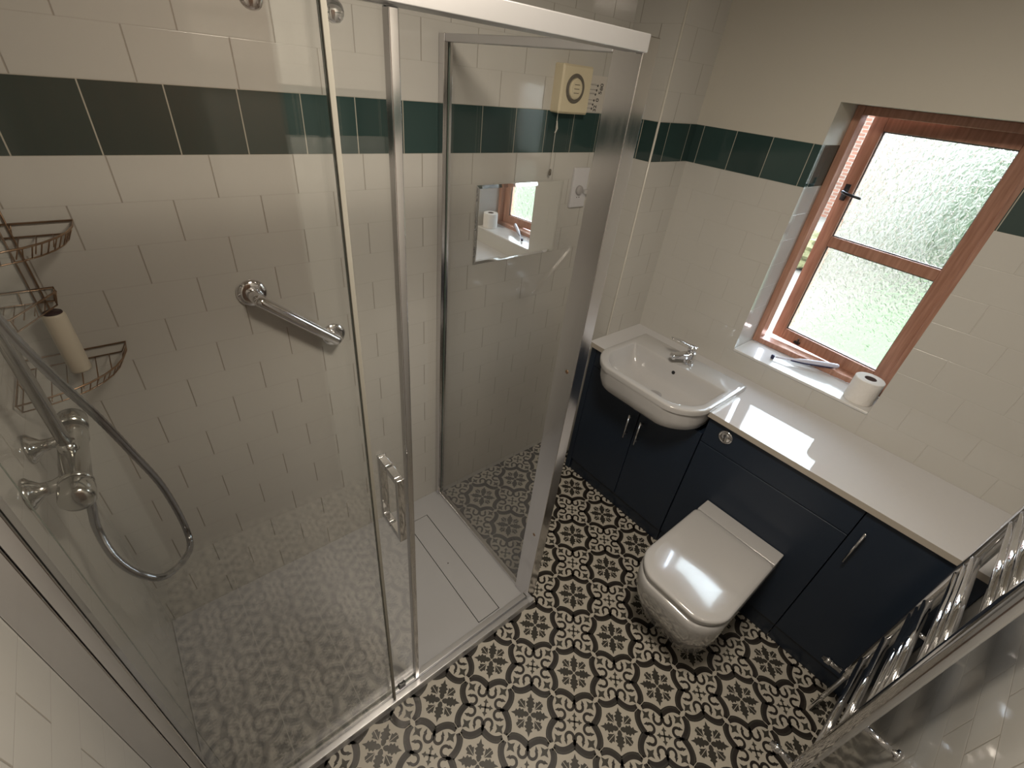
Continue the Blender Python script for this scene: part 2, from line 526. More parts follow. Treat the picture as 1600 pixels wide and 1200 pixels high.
# ---- floor: patterned vinyl
M_fl = noisy(mat('vinyl_pale', (0.47, 0.44, 0.385), 0.42), 25, 0.06, bump=0.05, rough_amt=0.05)
M_fd = noisy(mat('vinyl_dark', (0.016, 0.012, 0.010), 0.42), 25, 0.1)
M_fm = noisy(mat('vinyl_charcoal', (0.034, 0.031, 0.025), 0.42), 25, 0.1)
def build_floor():
    bm = BM()
    P = 0.2292; D = P / math.sqrt(2)
    fx, fy = 1.372, -0.838
    x0, x1, y0, y1 = 0.0, 2.3, -1.8, 0.0
    box(bm, (-0.12, -1.92, -0.1), (2.6, 0.12, 0.0), 0)
    s2 = math.sqrt(0.5)
    def W(cx, cy, p):      # motif frame (units of D, axes along the diagonals) -> world
        return (cx + D * (p[0] * s2 - p[1] * s2), cy + D * (p[0] * s2 + p[1] * s2))
    def inside(q):
        return x0 + 0.001 < q[0] < 2.05 and y0 < q[1] < y1
    def poly(cx, cy, pts, mi, z):
        q = [W(cx, cy, p) for p in pts]
        if not all(inside(a) for a in q): 
            if not any(inside(a) for a in q): return
            q = [(min(max(a[0], x0), 2.05), min(max(a[1], y0), y1)) for a in q]
        try:
            f = bm.faces.new([bm.verts.new((a[0], a[1], z)) for a in q]); f.material_index = mi
        except Exception:
            pass
    def strip(cx, cy, pts, wd, mi, z):
        n = len(pts)
        wds = wd if isinstance(wd, (list, tuple)) else [wd] * n
        L_, R_ = [], []
        for i, p in enumerate(pts):
            a = pts[max(i - 1, 0)]; b = pts[min(i + 1, n - 1)]
            dx, dy = b[0] - a[0], b[1] - a[1]; l = math.hypot(dx, dy) or 1
            nx, ny = -dy / l, dx / l
            h = wds[i] / 2
            L_.append((p[0] + nx * h, p[1] + ny * h)); R_.append((p[0] - nx * h, p[1] - ny * h))
        for i in range(n - 1):
            poly(cx, cy, [L_[i], L_[i + 1], R_[i + 1], R_[i]], mi, z)
    def rot(p, k):
        for _ in range(k % 4):
            p = (-p[1], p[0])
        return p
    def q3(a, b, c, n=8):
        o = []
        for i in range(n + 1):
            t = i / n
            o.append(((1 - t) ** 2 * a[0] + 2 * t * (1 - t) * b[0] + t * t * c[0], (1 - t) ** 2 * a[1] + 2 * t * (1 - t) * b[1] + t * t * c[1]))
        return o
    # flower band arc: from the cusp on the axis to the corner by the tile joint
    arc = q3((0.575, 0.0), (0.36, 0.235), (0.485, 0.455), 9)
    leaf = [(0.02, 0.0), (0.035, 0.035), (0.10, 0.06), (0.13, 0.045), (0.155, 0.10), (0.20, 0.075), (0.235, 0.115), (0.275, 0.055), (0.315, 0.085), (0.335, 0.035), (0.425, 0.0)]
    leaf = [(a, b * 0.95) for a, b in leaf]
    leafp = leaf + [(a, -b) for a, b in leaf[-2:0:-1]]
    half = [(0.15, 0.006), (0.20, 0.035), (0.275, 0.100), (0.29, 0.062), (0.345, 0.065), (0.365, 0.006)]
    star = []
    for k in range(4):
        a = PI / 4 + k * PI / 2
        star.append((0.118 * math.cos(a), 0.118 * math.sin(a)))
        a2 = a + PI / 4
        star.append((0.052 * math.cos(a2), 0.052 * math.sin(a2)))
    curl = []
    for i in range(15):
        a = math.radians(-72 - i * 18.5)
        curl.append((0.300 + 0.089 * math.cos(a), 0.108 + 0.089 * math.sin(a)))
    curl = [(0.43, 0.005), (0.36, 0.0)] + curl[0:14]
    curl += [(0.36, 0.194), (0.44, 0.170)]
    cw = [0.07, 0.065] + [0.058] * 8 + [0.056] * 6 + [0.068, 0.006]
    arm = [(0.0, 0.019), (0.085, 0.017), (0.105, 0.058), (0.13, 0.024), (0.18, 0.0)]
    armp = arm + [(a, -b) for a, b in arm[-2::-1]]
    d45 = math.sqrt(0.5)
    for i in range(-8, 6):
        for j in range(-6, 6):
            cx, cy = fx + i * P, fy + j * P
            if -0.15 < cx < 2.25 and -1.95 < cy < 0.15:
                for k in range(4):
                    for sgn in (1, -1):
                        pts = [rot((a, b * sgn), k) for a, b in arc]
                        strip(cx, cy, pts, 0.135, 1, 0.0003)
                        # paler inner line of the double band
                        pin = [rot((a - 0.036, b * sgn * 0.93), k) for a, b in arc]
                        strip(cx, cy, pin, 0.028, 2, 0.0005)
                    poly(cx, cy, [rot(p, k) for p in leafp], 2, 0.0003)
                    for sgn in (1, -1):
                        hp = []
                        for a, b in half:
                            b *= sgn
                            hp.append(rot((a * d45 - b * d45, a * d45 + b * d45), k))
                        poly(cx, cy, hp, 2, 0.0003)
            ex, ey = cx + P / 2, cy + P / 2
            if -0.15 < ex < 2.25 and -1.95 < ey < 0.15:
                for k in range(4):
                    for sgn in (1, -1):
                        strip(ex, ey, [rot((a, b * sgn), k) for a, b in curl], cw, 1, 0.0004)
                    poly(ex, ey, [rot(p, k) for p in armp], 2, 0.0003)
                    c = rot((0.36, 0.36), k)
                    poly(ex, ey, [(c[0] + p[0], c[1] + p[1]) for p in star], 2, 0.0003)
    # thin joint lines through the flower centres
    for i in range(-6, 4):
        x = fx + i * P
        if 0 < x < 2.05:
            box(bm, (x - 0.0009, y0, 0.0004), (x + 0.0009, y1, 0.0007), 0)
    for j in range(-4, 4):
        y = fy + j * P
        if y0 < y < y1:
            box(bm, (x0, y - 0.0009, 0.0004), (2.05, y + 0.0009, 0.0007), 0)
    me = bpy.data.meshes.new('floor'); bm.normal_update()
    for f in bm.faces:
        if len(f.verts) > 2 and f.normal.z < -0.5 and f.calc_center_median().z > 0:
            f.normal_flip()
    bm.to_mesh(me); bm.free()
    for q in (M_fl, M_fd, M_fm): me.materials.append(q)
    o = bpy.data.objects.new('floor', me); C.objects.link(o); o['kind'] = 'structure'
build_floor()

# ------------------------------------------------------------------ window
win = bpy.data.objects.new('window_1', None); C.objects.link(win); win.location = (2.47, -1.012, 0.957); win['kind'] = 'structure'
bm = BM()
FX0, FX1, fw = 2.47, 2.535, 0.028
box(bm, (FX0, WY0, WZ0 + 0.012), (FX1, WY0 + fw, WZ1)); box(bm, (FX0, WY1 - fw, WZ0 + 0.012), (FX1, WY1, WZ1))
box(bm, (FX0, WY0 + fw, WZ1 - fw), (FX1, WY1 - fw, WZ1)); box(bm, (FX0, WY0 + fw, WZ0 + 0.012), (FX1, WY1 - fw, WZ0 + 0.036))
obj('window_frame', bm, M_wood, win, bevel=0.003)
bm = BM(); box(bm, (2.296, WY0, WZ0), (2.47, WY1, WZ0 + 0.012))
obj('window_sill', bm, M_sill, win, bevel=0.003)
bm = BM(); box(bm, (2.535, WY0 - 0.02, WZ0 - 0.03), (2.68, WY1 + 0.02, WZ0 + 0.005))
obj('outer_sill', bm, M_wood, win, bevel=0.004)
# sash, hinged on the right-hand side, open a little outwards; local u runs from the hinge to the free edge
sash = bpy.data.objects.new('sash', None); C.objects.link(sash); sash.parent = win
hx, hy = 2.505, WY0 + fw
sash.location = (hx - 2.47, hy + 1.012, 0.0)
th = math.radians(8.6)
sash.rotation_euler = (0, 0, -th)
# local axes: y = along the sash towards the free edge, x = thickness (outwards)
SW, z0, z1 = 0.500, 0.022, 0.942
st = 0.050
bm = BM()
box(bm, (0, 0, z0), (0.042, st, z1)); box(bm, (0, SW - st, z0), (0.042, SW, z1))
box(bm, (0, st, z0), (0.042, SW - st, z0 + 0.052)); box(bm, (0, st, z1 - 0.048), (0.042, SW - st, z1))
ZB = 1.443 - 0.957
box(bm, (0.002, st, ZB - 0.021), (0.040, SW - st, ZB + 0.021))
obj('sash_frame', bm, M_wood, sash, bevel=0.003, world=False)
for (a, b) in ((z0 + 0.052, ZB - 0.021), (ZB + 0.021, z1 - 0.048)):
    bm = BM(); box(bm, (0.018, st - 0.002, a - 0.002), (0.024, SW - st + 0.002, b + 0.002))
    obj('glass_pane', bm, M_obs, sash, world=False)
    bm = BM()      # dark glazing seal
    e = 0.004
    for q in ((st, st + e, a, b), (SW - st - e, SW - st, a, b)):
        box(bm, (0.012, q[0], q[2]), (0.017, q[1], q[3]))
    box(bm, (0.012, st, a), (0.017, SW - st, a + e)); box(bm, (0.012, st, b - e), (0.017, SW - st, b))
    obj('glazing_seal', bm, mat('seal', (0.10, 0.10, 0.10), 0.5), sash, world=False)
hz = 1.632 - 0.957
bm = BM()
box(bm, (-0.006, SW - 0.034, hz - 0.03), (0.001, SW - 0.016, hz + 0.03))
tube(bm, [(-0.004, SW - 0.025, hz + 0.005), (-0.032, SW - 0.027, hz + 0.003), (-0.042, SW - 0.05, hz), (-0.05, SW - 0.11, hz - 0.004)], [0.006, 0.006, 0.006, 0.0045], 8)
obj('handle', bm, M_black, sash, smooth=True, world=False)
bm = BM()
box(bm, (-0.012, SW - 0.14, z0 + 0.012), (0.001, SW - 0.115, z0 + 0.022))
tube(bm, [(-0.008, SW - 0.13, z0 + 0.018), (-0.010, SW - 0.13, z0 + 0.038)], 0.0035, 8)
obj('stay_pin', bm, M_black, sash, world=False)

# ------------------------------------------------------------------ garden outside (seen through the panes and the gap)
M_grass = noisy(mat('lawn_green', (0.017, 0.032, 0.004), 0.9), 3, 0.35, bump=0.4, bscale=60)
M_gravel = noisy(mat('pale_gravel', (0.038, 0.029, 0.018), 0.9), 40, 0.5, bump=0.4, bscale=80)
M_render = noisy(mat('white_render', (0.125, 0.118, 0.10), 0.9), 2, 0.05)
M_hedge = noisy(mat('hedge_green', (0.012, 0.022, 0.005), 0.9), 8, 0.6)
def brick_mat():
    m_ = mat('orange_brick', (0.5, 0.2, 0.1), 0.85)
    t = m_.node_tree; b = t.nodes['Principled BSDF']
    g = t.nodes.new('ShaderNodeNewGeometry'); s = t.nodes.new('ShaderNodeSeparateXYZ'); cb = t.nodes.new('ShaderNodeCombineXYZ')
    t.links.new(g.outputs['Position'], s.inputs[0]); t.links.new(s.outputs['Y'], cb.inputs[0]); t.links.new(s.outputs['Z'], cb.inputs[1])
    br = t.nodes.new('ShaderNodeTexBrick'); br.inputs['Scale'].default_value = 1
    br.inputs['Brick Width'].default_value = 0.22; br.inputs['Row Height'].default_value = 0.075; br.inputs['Mortar Size'].default_value = 0.008
    br.inputs['Color1'].default_value = (0.10, 0.035, 0.015, 1); br.inputs['Color2'].default_value = (0.07, 0.025, 0.010, 1); br.inputs['Mortar'].default_value = (0.10, 0.09, 0.07, 1)
    t.links.new(cb.outputs[0], br.inputs['Vector']); t.links.new(br.outputs['Color'], b.inputs['Base Color'])
    return m_
bm = BM(); box(bm, (2.6, -30, -0.5), (60, 30, -0.3))
struct('ground', bm, M_gravel)
bm = BM(); box(bm, (4.2, -9, -0.3), (8.2, 0.02, -0.27))
tag(obj('lawn', bm, M_grass, bevel=0.01), 'bright green lawn seen through the lower textured pane', 'lawn')
bm = BM(); box(bm, (11.5, -12, -0.3), (12.1, 1.74, 2.1))
tag(obj('garden_wall', bm, M_render, bevel=0.02), 'pale rendered garden wall beyond the lawn outside the window', 'wall')
bld = thing('brick_house', 'orange brick house outside, seen in the narrow gap at the window\'s left', 'building', (14, 6, -0.3))
bm = BM(); box(bm, (14, 2.2, -0.3), (18, 11, 2.6)); obj('wall', bm, brick_mat(), bld)
bm = BM()
for vv in ():
    pass
a = [(13.7, 1.9, 2.55), (18.3, 1.9, 2.55), (18.3, 11.3, 2.55), (13.7, 11.3, 2.55)]
vs = [bm.verts.new(p) for p in a]; r1 = bm.verts.new((16, 1.9, 4.4)); r2 = bm.verts.new((16, 11.3, 4.4))
bm.faces.new((vs[0], vs[1], r1)); bm.faces.new((vs[2], vs[3], r2)); bm.faces.new((vs[1], vs[2], r2, r1)); bm.faces.new((vs[3], vs[0], r1, r2)); bm.faces.new(vs[::-1])
obj('roof', bm, noisy(mat('roof_tile', (0.06, 0.022, 0.012), 0.8), 10, 0.3), bld)
bm = BM(); box(bm, (13.96, 3.2, 0.6), (14.02, 4.2, 1.8)); obj('window', bm, M_render, bld, bevel=0.01)
def bush(name, loc, sx, sy, sz, n=260, col=None):
    bm = BM()
    bmesh.ops.create_icosphere(bm, subdivisions=4, radius=1)
    rnd = random.Random(name + str(loc))
    for v in bm.verts:
        k = 1 + 0.10 * math.sin(9 * v.co.x + 3) * math.cos(8 * v.co.y) + 0.08 * math.sin(14 * v.co.z + 5 * v.co.x) + rnd.uniform(-0.07, 0.07)
        v.co = Vector((v.co.x * sx * k + loc[0], v.co.y * sy * k + loc[1], max(loc[2], v.co.z * sz * k + loc[2] + sz * 0.8)))
    return obj(name, bm, col or M_hedge)
tag(bush('bush', (10.55, -0.95, -0.3), 0.7, 0.85, 1.15), 'leafy green bush beyond the right of the upper textured pane', 'bush')
tag(bush('bush', (8.9, 1.05, -0.3), 0.3, 0.3, 0.32, col=noisy(mat('shrub_yellow', (0.04, 0.035, 0.008), 0.9), 8, 0.5)), 'low yellow-green shrub on the gravel seen through the left edge of the panes', 'bush')

# ------------------------------------------------------------------ shower tray
t = thing('shower_tray', 'low white rectangular shower tray on the patterned floor', 'shower tray', (0.6, -0.38, 0))
TX, TY, TZ = 1.2, -0.762, 0.03
cx0, cx1, cy0, cy1 = 0.95, 1.052, -0.700, -0.112
bm = BM()
g = 0.003
box(bm, (0.001, TY, 0.0008), (TX, -0.001, 0.020))
box(bm, (0.001, TY, 0.020), (cx0 - g, -0.001, TZ)); box(bm, (cx1 + g, TY, 0.020), (TX, -0.001, TZ))
box(bm, (cx0 - g, TY, 0.020), (cx1 + g, cy0 - g, TZ)); box(bm, (cx0 - g, cy1 + g, 0.020), (cx1 + g, -0.001, TZ))
obj('tray', bm, M_tray, t)
bm = BM(); box(bm, (cx0 - g, cy0 - g, 0.0201), (cx1 + g, cy1 + g, 0.0212)); obj('drain_channel', bm, M_groove, t)
bm = BM(); box(bm, (cx0, cy0, 0.0215), (cx1, cy1, TZ + 0.0003)); obj('drain_cover', bm, M_tray, t, bevel=0.001)
bm = BM(); lathe(bm, [(0, 0.003), (0.0008, 0.003)], (0.993, -0.40, TZ + 0.0003), (0, 0, 1), 12); obj('lift_hole', bm, M_groove, t)

# ------------------------------------------------------------------ shower enclosure
t = thing('shower_enclosure', 'chrome framed glass shower enclosure round the white tray', 'shower enclosure', (0.6, -0.74, 0.03))
Z0, ZT = 0.0305, 1.976
yF = -0.740
bm = BM(); box(bm, (0.0005, -0.758, Z0), (0.045, -0.712, 1.945)); box(bm, (0.0455, -0.756, Z0), (0.066, -0.722, 1.945)); obj('wall_profile', bm, M_alu, t, bevel=0.002)
bm = BM(); box(bm, (0.0005, -0.764, 1.947), (1.158, -0.712, ZT)); obj('top_rail', bm, M_alum, t, bevel=0.002)
bm = BM()
box(bm, (0.052, -0.764, Z0), (1.171, -0.744, Z0 + 0.016)); box(bm, (0.052, -0.744, Z0), (1.171, -0.738, Z0 + 0.006)); box(bm, (0.052, -0.738, Z0), (1.171, -0.716, Z0 + 0.020))
obj('bottom_rail', bm, M_alum, t, bevel=0.002)
bm = BM(); box(bm, (1.172, -0.742, Z0), (1.218, -0.664, ZT)); cp = obj('corner_post', bm, M_alu, t, bevel=0.002)
for z in (1.19, 0.44):
    bm = BM(); lathe(bm, [(0, 0.0065), (0.001, 0.0065), (0.002, 0.004)], (1.1725, -0.713, z), (-1, 0, 0), 14); obj('screw', bm, M_wire, cp, smooth=True)
bm = BM(); box(bm, (1.168, -0.030, Z0), (1.200, -0.0005, ZT - 0.01)); obj('wall_post', bm, M_alu, t, bevel=0.002)
bm = BM(); box(bm, (1.172, -0.664, 1.946), (1.198, -0.030, ZT - 0.01)); obj('side_top_rail', bm, M_alum, t, bevel=0.002)
bm = BM(); box(bm, (1.176, -0.664, Z0), (1.196, -0.030, Z0 + 0.016)); obj('side_bottom_rail', bm, M_alu, t, bevel=0.002)
def pane(name, a, b, parent, edge=True):
    bm = BM(); box(bm, a, b)
    o = obj(name, bm, [M_glass, M_glassedge], parent)
    if edge:
        th_ = min(range(3), key=lambda i: abs(a[i] - b[i]))
        for p in o.data.polygons:
            if abs(p.normal[th_]) < 0.5: p.material_index = 1
    return o
pane('side_glass', (1.183, -0.662, 0.045), (1.189, -0.032, 1.95), t)
pane('fixed_glass', (0.066, -0.754, 0.046), (0.543, -0.748, 1.948), t)
bm = BM(); box(bm, (0.5435, -0.7575, 0.052), (0.5515, -0.7445, 1.946)); obj('edge_seal', bm, mat('clear_seal', (0.26, 0.25, 0.22), 0.5, spec=0.25), t, bevel=0.001)
door_g = pane('sliding_door', (0.085, -0.732, 0.052), (0.640, -0.726, 1.946), t)
bm = BM(); box(bm, (0.637, -0.742, 0.052), (0.652, -0.722, 1.946)); obj('edge_strip', bm, M_alu, door_g, bevel=0.002)
bm = BM()
def bar(bm, x, y, z0_, z1_, w=0.009, d=0.006): box(bm, (x - w, y - d, z0_), (x + w, y + d, z1_))
hxx = 0.600
bar(bm, hxx, -0.688, 0.925, 1.135); bar(bm, hxx, -0.776, 0.925, 1.135)
for z in (0.934, 1.126):
    box(bm, (hxx - 0.009, -0.770, z - 0.009), (hxx + 0.009, -0.7325, z + 0.009)); box(bm, (hxx - 0.009, -0.7255, z - 0.009), (hxx + 0.009, -0.694, z + 0.009))
obj('handle', bm, M_chrome, door_g, bevel=0.0015)
for x in (0.48, 0.575):
    bm = BM()
    lathe(bm, [(0, 0.010), (0.006, 0.013), (0.012, 0.013), (0.018, 0.010)], (x, -0.724, 1.932), (0, 1, 0), 18)
    tube(bm, [(x, -0.712, 1.932), (x, -0.706, 1.955)], 0.005, 8)
    obj('roller', bm, M_chrome, door_g, smooth=True)
bm = BM(); box(bm, (0.575, -0.738, 0.046), (0.60, -0.718, 0.072)); obj('door_guide', bm, M_black, t, bevel=0.002)

# ------------------------------------------------------------------ grab rail
t = thing('grab_rail', 'chrome grab rail fixed at a slant on the tiled shower wall', 'grab rail', (0.64, 0, 1.18))
A = Vector((0.533, 0, 1.279)); B = Vector((0.752, 0, 1.083)); d = (B - A).normalized(); off = Vector((0, -0.058, 0))
path = [A + Vector((0, -0.004, 0)), A + off * 0.55, A + off * 0.88 + d * 0.010, A + off + d * 0.030, B + off - d * 0.030, B + off * 0.88 - d * 0.010, B + off * 0.55, B + Vector((0, -0.004, 0))]
bm = BM(); tube(bm, catmull(path, 6), 0.0172, 20); obj('bar', bm, M_chrome, t, smooth=True)
for q in (A, B):
    bm = BM(); lathe(bm, [(0, 0.040), (0.004, 0.0415), (0.010, 0.038), (0.013, 0.025), (0.013, 0.016)], q - Vector((0, 0.0003, 0)), (0, -1, 0), 28); obj('flange', bm, M_chrome, t, smooth=True)

# ------------------------------------------------------------------ shower mixer, riser and hose on the left wall
def hose_mat():
    m_ = mat('steel_hose', (0.34, 0.35, 0.37), 0.22, 1.0)
    return m_
M_hose = hose_mat()
M_mix = noisy(mat('grey_chrome', (0.55, 0.55, 0.53), 0.14, 1.0), 14, 0.08, rough_amt=0.04)
t = thing('shower_mixer', 'chrome bar shower mixer with riser pipe and looped hose on the left wall', 'shower mixer', (0, -0.345, 1.13))
AX = 0.072
bm = BM()
lathe(bm, [(0, 0.012), (0.004, 0.027), (0.045, 0.028), (0.050, 0.0255), (0.190, 0.0255), (0.195, 0.028), (0.205, 0.028)], (AX, -0.235, 1.13), (0, -1, 0), 28)
tube(bm, [(AX, -0.345, 1.145), (AX, -0.345, 1.172)], 0.016, 18)
obj('body', bm, M_mix, t, smooth=True)
for y0_, s in ((-0.2345, 1), (-0.4405, -1)):
    bm = BM(); lathe(bm, [(0, 0.028), (0.010, 0.0295), (0.042, 0.0285), (0.050, 0.023), (0.052, 0.0)], (AX, y0_, 1.13), (0, s, 0), 28)
    obj('control_knob', bm, M_mix, t, smooth=True)
for y_ in (-0.270, -0.420):
    bm = BM(); lathe(bm, [(0.0005, 0.033), (0.004, 0.033), (0.010, 0.026), (0.022, 0.014), (0.040, 0.0125), (0.052, 0.017), (0.060, 0.017)], (0, y_, 1.13), (1, 0, 0), 24)
    obj('wall_elbow', bm, M_mix, t, smooth=True)
bm = BM(); tube(bm, [(AX, -0.345, 1.172), (AX, -0.345, 1.97), (AX + 0.01, -0.345, 2.03), (AX + 0.05, -0.345, 2.07), (AX + 0.26, -0.345, 2.08)], 0.0115, 16); obj('riser_pipe', bm, M_mix, t, smooth=True)
bm = BM(); tube(bm, [(0.0005, -0.345, 2.0), (AX, -0.345, 2.0)], 0.010, 12); lathe(bm, [(0, 0.025), (0.008, 0.022)], (0.0005, -0.345, 2.0), (1, 0, 0), 18); obj('riser_bracket', bm, M_mix, t, smooth=True)
hp = [(0.078, -0.432, 1.108), (0.076, -0.438, 1.075), (0.060, -0.425, 0.99), (0.068, -0.465, 0.925), (0.094, -0.485, 0.865), (0.130, -0.470, 0.810), (0.172, -0.325, 0.700), (0.182, -0.260, 0.722), (0.177, -0.275, 0.910), (0.156, -0.325, 1.095), (0.138, -0.362, 1.227), (0.113, -0.395, 1.358), (0.092, -0.405, 1.475), (0.085, -0.405, 1.62), (0.085, -0.41, 1.70)]
hp = catmull(hp, 16)
rad = [0.0078 + (0.0007 if i % 2 else 0) for i in range(len(hp))]
bm = BM(); tube(bm, hp, rad, 14); obj('hose', bm, M_hose, t, smooth=True)
bm = BM()
tube(bm, [(0.085, -0.41, 1.69), (0.087, -0.415, 1.80)], [0.011, 0.013], 16)
lathe(bm, [(0, 0.013), (0.02, 0.03), (0.035, 0.045), (0.045, 0.047), (0.047, 0)], (0.087, -0.415, 1.79), (0.8, -0.1, 0.25), 24)
obj('hand_shower', bm, M_mix, t, smooth=True)
bm = BM(); tube(bm, [(AX, -0.345, 1.72), (0.085, -0.395, 1.72)], 0.010, 12); lathe(bm, [(-0.015, 0.017), (0.015, 0.017)], (AX, -0.345, 1.72), (0, 0, 1), 18); obj('hose_holder', bm, M_mix, t, smooth=True)

# ------------------------------------------------------------------ three-tier wire caddy in the corner
t = thing('shower_caddy', 'three-tier bronze wire corner caddy hung in the shower corner', 'shower caddy', (0.02, -0.02, 1.2))
for x in (0.088, 0.104):
    bm = BM(); tube(bm, [(x, -0.006, 1.175), (x, -0.006, 1.72)], 0.0018, 8); obj('upright', bm, M_wire, t, smooth=True)
def tier(z, L, hgt, shape):
    bm = BM()
    def outline(zz, s=1.0):
        P_ = [(0.008, -0.006), (L * s, -0.006)]
        for k in range(1, 8):
            a = (PI / 2) * k / 8
            P_.append((0.008 + (L * s - 0.008) * math.cos(a) ** 0.85, -0.006 - (L * s - 0.008) * math.sin(a) ** 0.85)) if shape == 'arc' else None
        if shape != 'arc':
            P_ += [(L * s + 0.004, -0.035), (0.06, -L * s * 1.25), (0.03, -L * s * 1.3)]
        P_.append((0.008, -L * s if shape == 'arc' else -L * 1.3))
        return [(p[0], p[1], zz) for p in P_]
    o1 = outline(z); o2 = outline(z - hgt, 0.93)
    tube(bm, o1, 0.0022, 8, closed=True); tube(bm, o2, 0.0018, 8, closed=True)
    n = len(o1)
    for i in range(n):
        tube(bm, [o1[i], o2[i]], 0.0013, 6)
        a = Vector(o1[i]); b = Vector(o1[(i + 1) % n]); c = Vector(o2[i]); e = Vector(o2[(i + 1) % n])
        tube(bm, [(a + b) / 2, (c + e) / 2], 0.0013, 6)
    for k in range(1, 7):
        x = L * 0.93 * k / 7
        ylim = -math.sqrt(max(0, (L * 0.93) ** 2 - x * x)) * 0.95
        tube(bm, [(x, -0.006, z - hgt), (x, ylim, z - hgt)], 0.0013, 6)
    obj('basket', bm, M_wire, t, smooth=True)
tier(1.518, 0.212, 0.028, 'arc'); tier(1.372, 0.128, 0.032, 'rect'); tier(1.204, 0.212, 0.026, 'arc')

t = thing('plastic_tube', 'white plastic tube with dark purple open end standing in the caddy', 'bottle', (0.112, -0.060, 1.1797))
bm = BM(); lathe(bm, [(0, 0.020), (0.004, 0.0215), (0.146, 0.0215), (0.151, 0.0200), (0.153, 0.0185)], (0.112, -0.060, 1.1797), (0, 0, 1), 24); obj('body', bm, M_tubew, t, smooth=True)
bm = BM(); lathe(bm, [(0.1532, 0.0183), (0.156, 0.0175), (0.157, 0.0)], (0.112, -0.060, 1.1797), (0, 0, 1), 24); obj('cap', bm, M_purple, t, smooth=True)

# ------------------------------------------------------------------ things on the back wall beyond the shower
t = thing('wall_mirror', 'small frameless rectangular mirror on the tiled back wall below the fan', 'mirror', (1.555, 0, 1.245))
M_mirror = noisy(mat('mirror_silver', (0.92, 0.93, 0.92), 0.0, 1.0), 2, 0.005)
mx0, mx1, mz0, mz1 = 1.332, 1.778, 1.246, 1.543
bm = BM()
bv = 0.012
outer = [(mx0, mz0), (mx1, mz0), (mx1, mz1), (mx0, mz1)]
inner = [(mx0 + bv, mz0 + bv), (mx1 - bv, mz0 + bv), (mx1 - bv, mz1 - bv), (mx0 + bv, mz1 - bv)]
loft(bm, [[(x, -0.0008, z) for x, z in outer], [(x, -0.0035, z) for x, z in outer], [(x, -0.0058, z) for x, z in inner]])
obj('mirror_glass', bm, M_mirror, t)

t = thing('extractor_fan', 'cream square extractor fan with round dial and pull cord, above the green tiles', 'fan', (1.72, 0, 1.79))
bm = BM(); loft(bm, [[(x, -0.0005, z) for x, z in rrect(1.650, 1.805, 1.786, 1.938, 0.006, 4)], [(x, -0.040, z) for x, z in rrect(1.650, 1.805, 1.786, 1.938, 0.006, 4)], [(x, -0.046, z) for x, z in rrect(1.656, 1.799, 1.792, 1.932, 0.006, 4)]])
obj('housing', bm, M_cream, t)
bm = BM()
for r_ in (0.043, 0.037):
    tube(bm, [(1.718 + r_ * math.cos(a), -0.0475, 1.866 + r_ * math.sin(a)) for a in [2 * PI * k / 40 for k in range(40)]], 0.0032, 8, closed=True)
obj('dial_ring', bm, M_ring, t, smooth=True)
bm = BM(); lathe(bm, [(0, 0.033), (0.006, 0.032), (0.009, 0.026), (0.009, 0)], (1.718, -0.046, 1.866), (0, -1, 0), 32)
dl = obj('dial', bm, M_cream, t, smooth=False)
bm = BM()
for z in (1.853, 1.866, 1.879):
    box(bm, (1.705, -0.0560, z - 0.001), (1.731, -0.0551, z + 0.001))
obj('dial_lines', bm, M_ring, dl)
bm = BM(); tube(bm, [(1.672, -0.022, 1.785), (1.672, -0.022, 1.592)], 0.0012, 6); tube(bm, [(1.672, -0.022, 1.76), (1.677, -0.024, 1.735), (1.668, -0.024, 1.72)], 0.003, 6); pc = obj('pull_cord', bm, M_trim, t)
bm = BM(); lathe(bm, [(0, 0.002), (0.004, 0.005), (0.02, 0.006), (0.024, 0.003)], (1.672, -0.022, 1.594), (0, 0, -1), 12); obj('cord_bob', bm, M_ring, pc, smooth=True)

t = thing('scale_label', 'pale printed scale card with dots and figures right of the fan', 'label', (1.87, 0, 1.80))
bm = BM(); box(bm, (1.812, -0.0018, 1.795), (1.948, -0.0003, 1.915)); obj('card', bm, M_label, t)
bm = BM()
for i, z in enumerate((1.883, 1.868, 1.854, 1.834, 1.820, 1.806)):
    lathe(bm, [(0, 0.0042), (0.0006, 0.0042)], (1.888 - i * 0.003, -0.0019, z), (0, -1, 0), 12)
    box(bm, (1.822 + (i % 3) * 0.006, -0.0022, z + 0.0005), (1.884 - i * 0.003, -0.0019, z + 0.0017))
    if i in (0, 2, 4):
        box(bm, (1.835, -0.0022, z + 0.004), (1.880 - i * 0.003, -0.0019, z + 0.0048))
obj('scale_marks', bm, M_ink, t)
def text(s, size, x, z, parent):
    cu = bpy.data.curves.new('figure', 'FONT'); cu.body = s; cu.size = size; cu.align_x = 'CENTER'; cu.align_y = 'CENTER'; cu.offset = 0.0006
    o = bpy.data.objects.new('tmp', cu); C.objects.link(o)
    bpy.context.view_layer.update()
    me = bpy.data.meshes.new_from_object(o)
    bpy.data.objects.remove(o)
    me.transform(Matrix.Translation((x, -0.0022, z)) @ Matrix.Rotation(PI / 2, 4, 'X') @ Matrix.Rotation(PI / 2, 4, 'Z'))
    me.materials.append(M_ink)
    o = bpy.data.objects.new('figure', me); C.objects.link(o); o.parent = parent
    me.transform(Matrix.Translation(-parent.location))
for s, x, z in (('80', 1.912, 1.880), ('5', 1.908, 1.861), ('0', 1.899, 1.836), ('32', 1.892, 1.807)):
    text(s, 0.024, x, z, t)

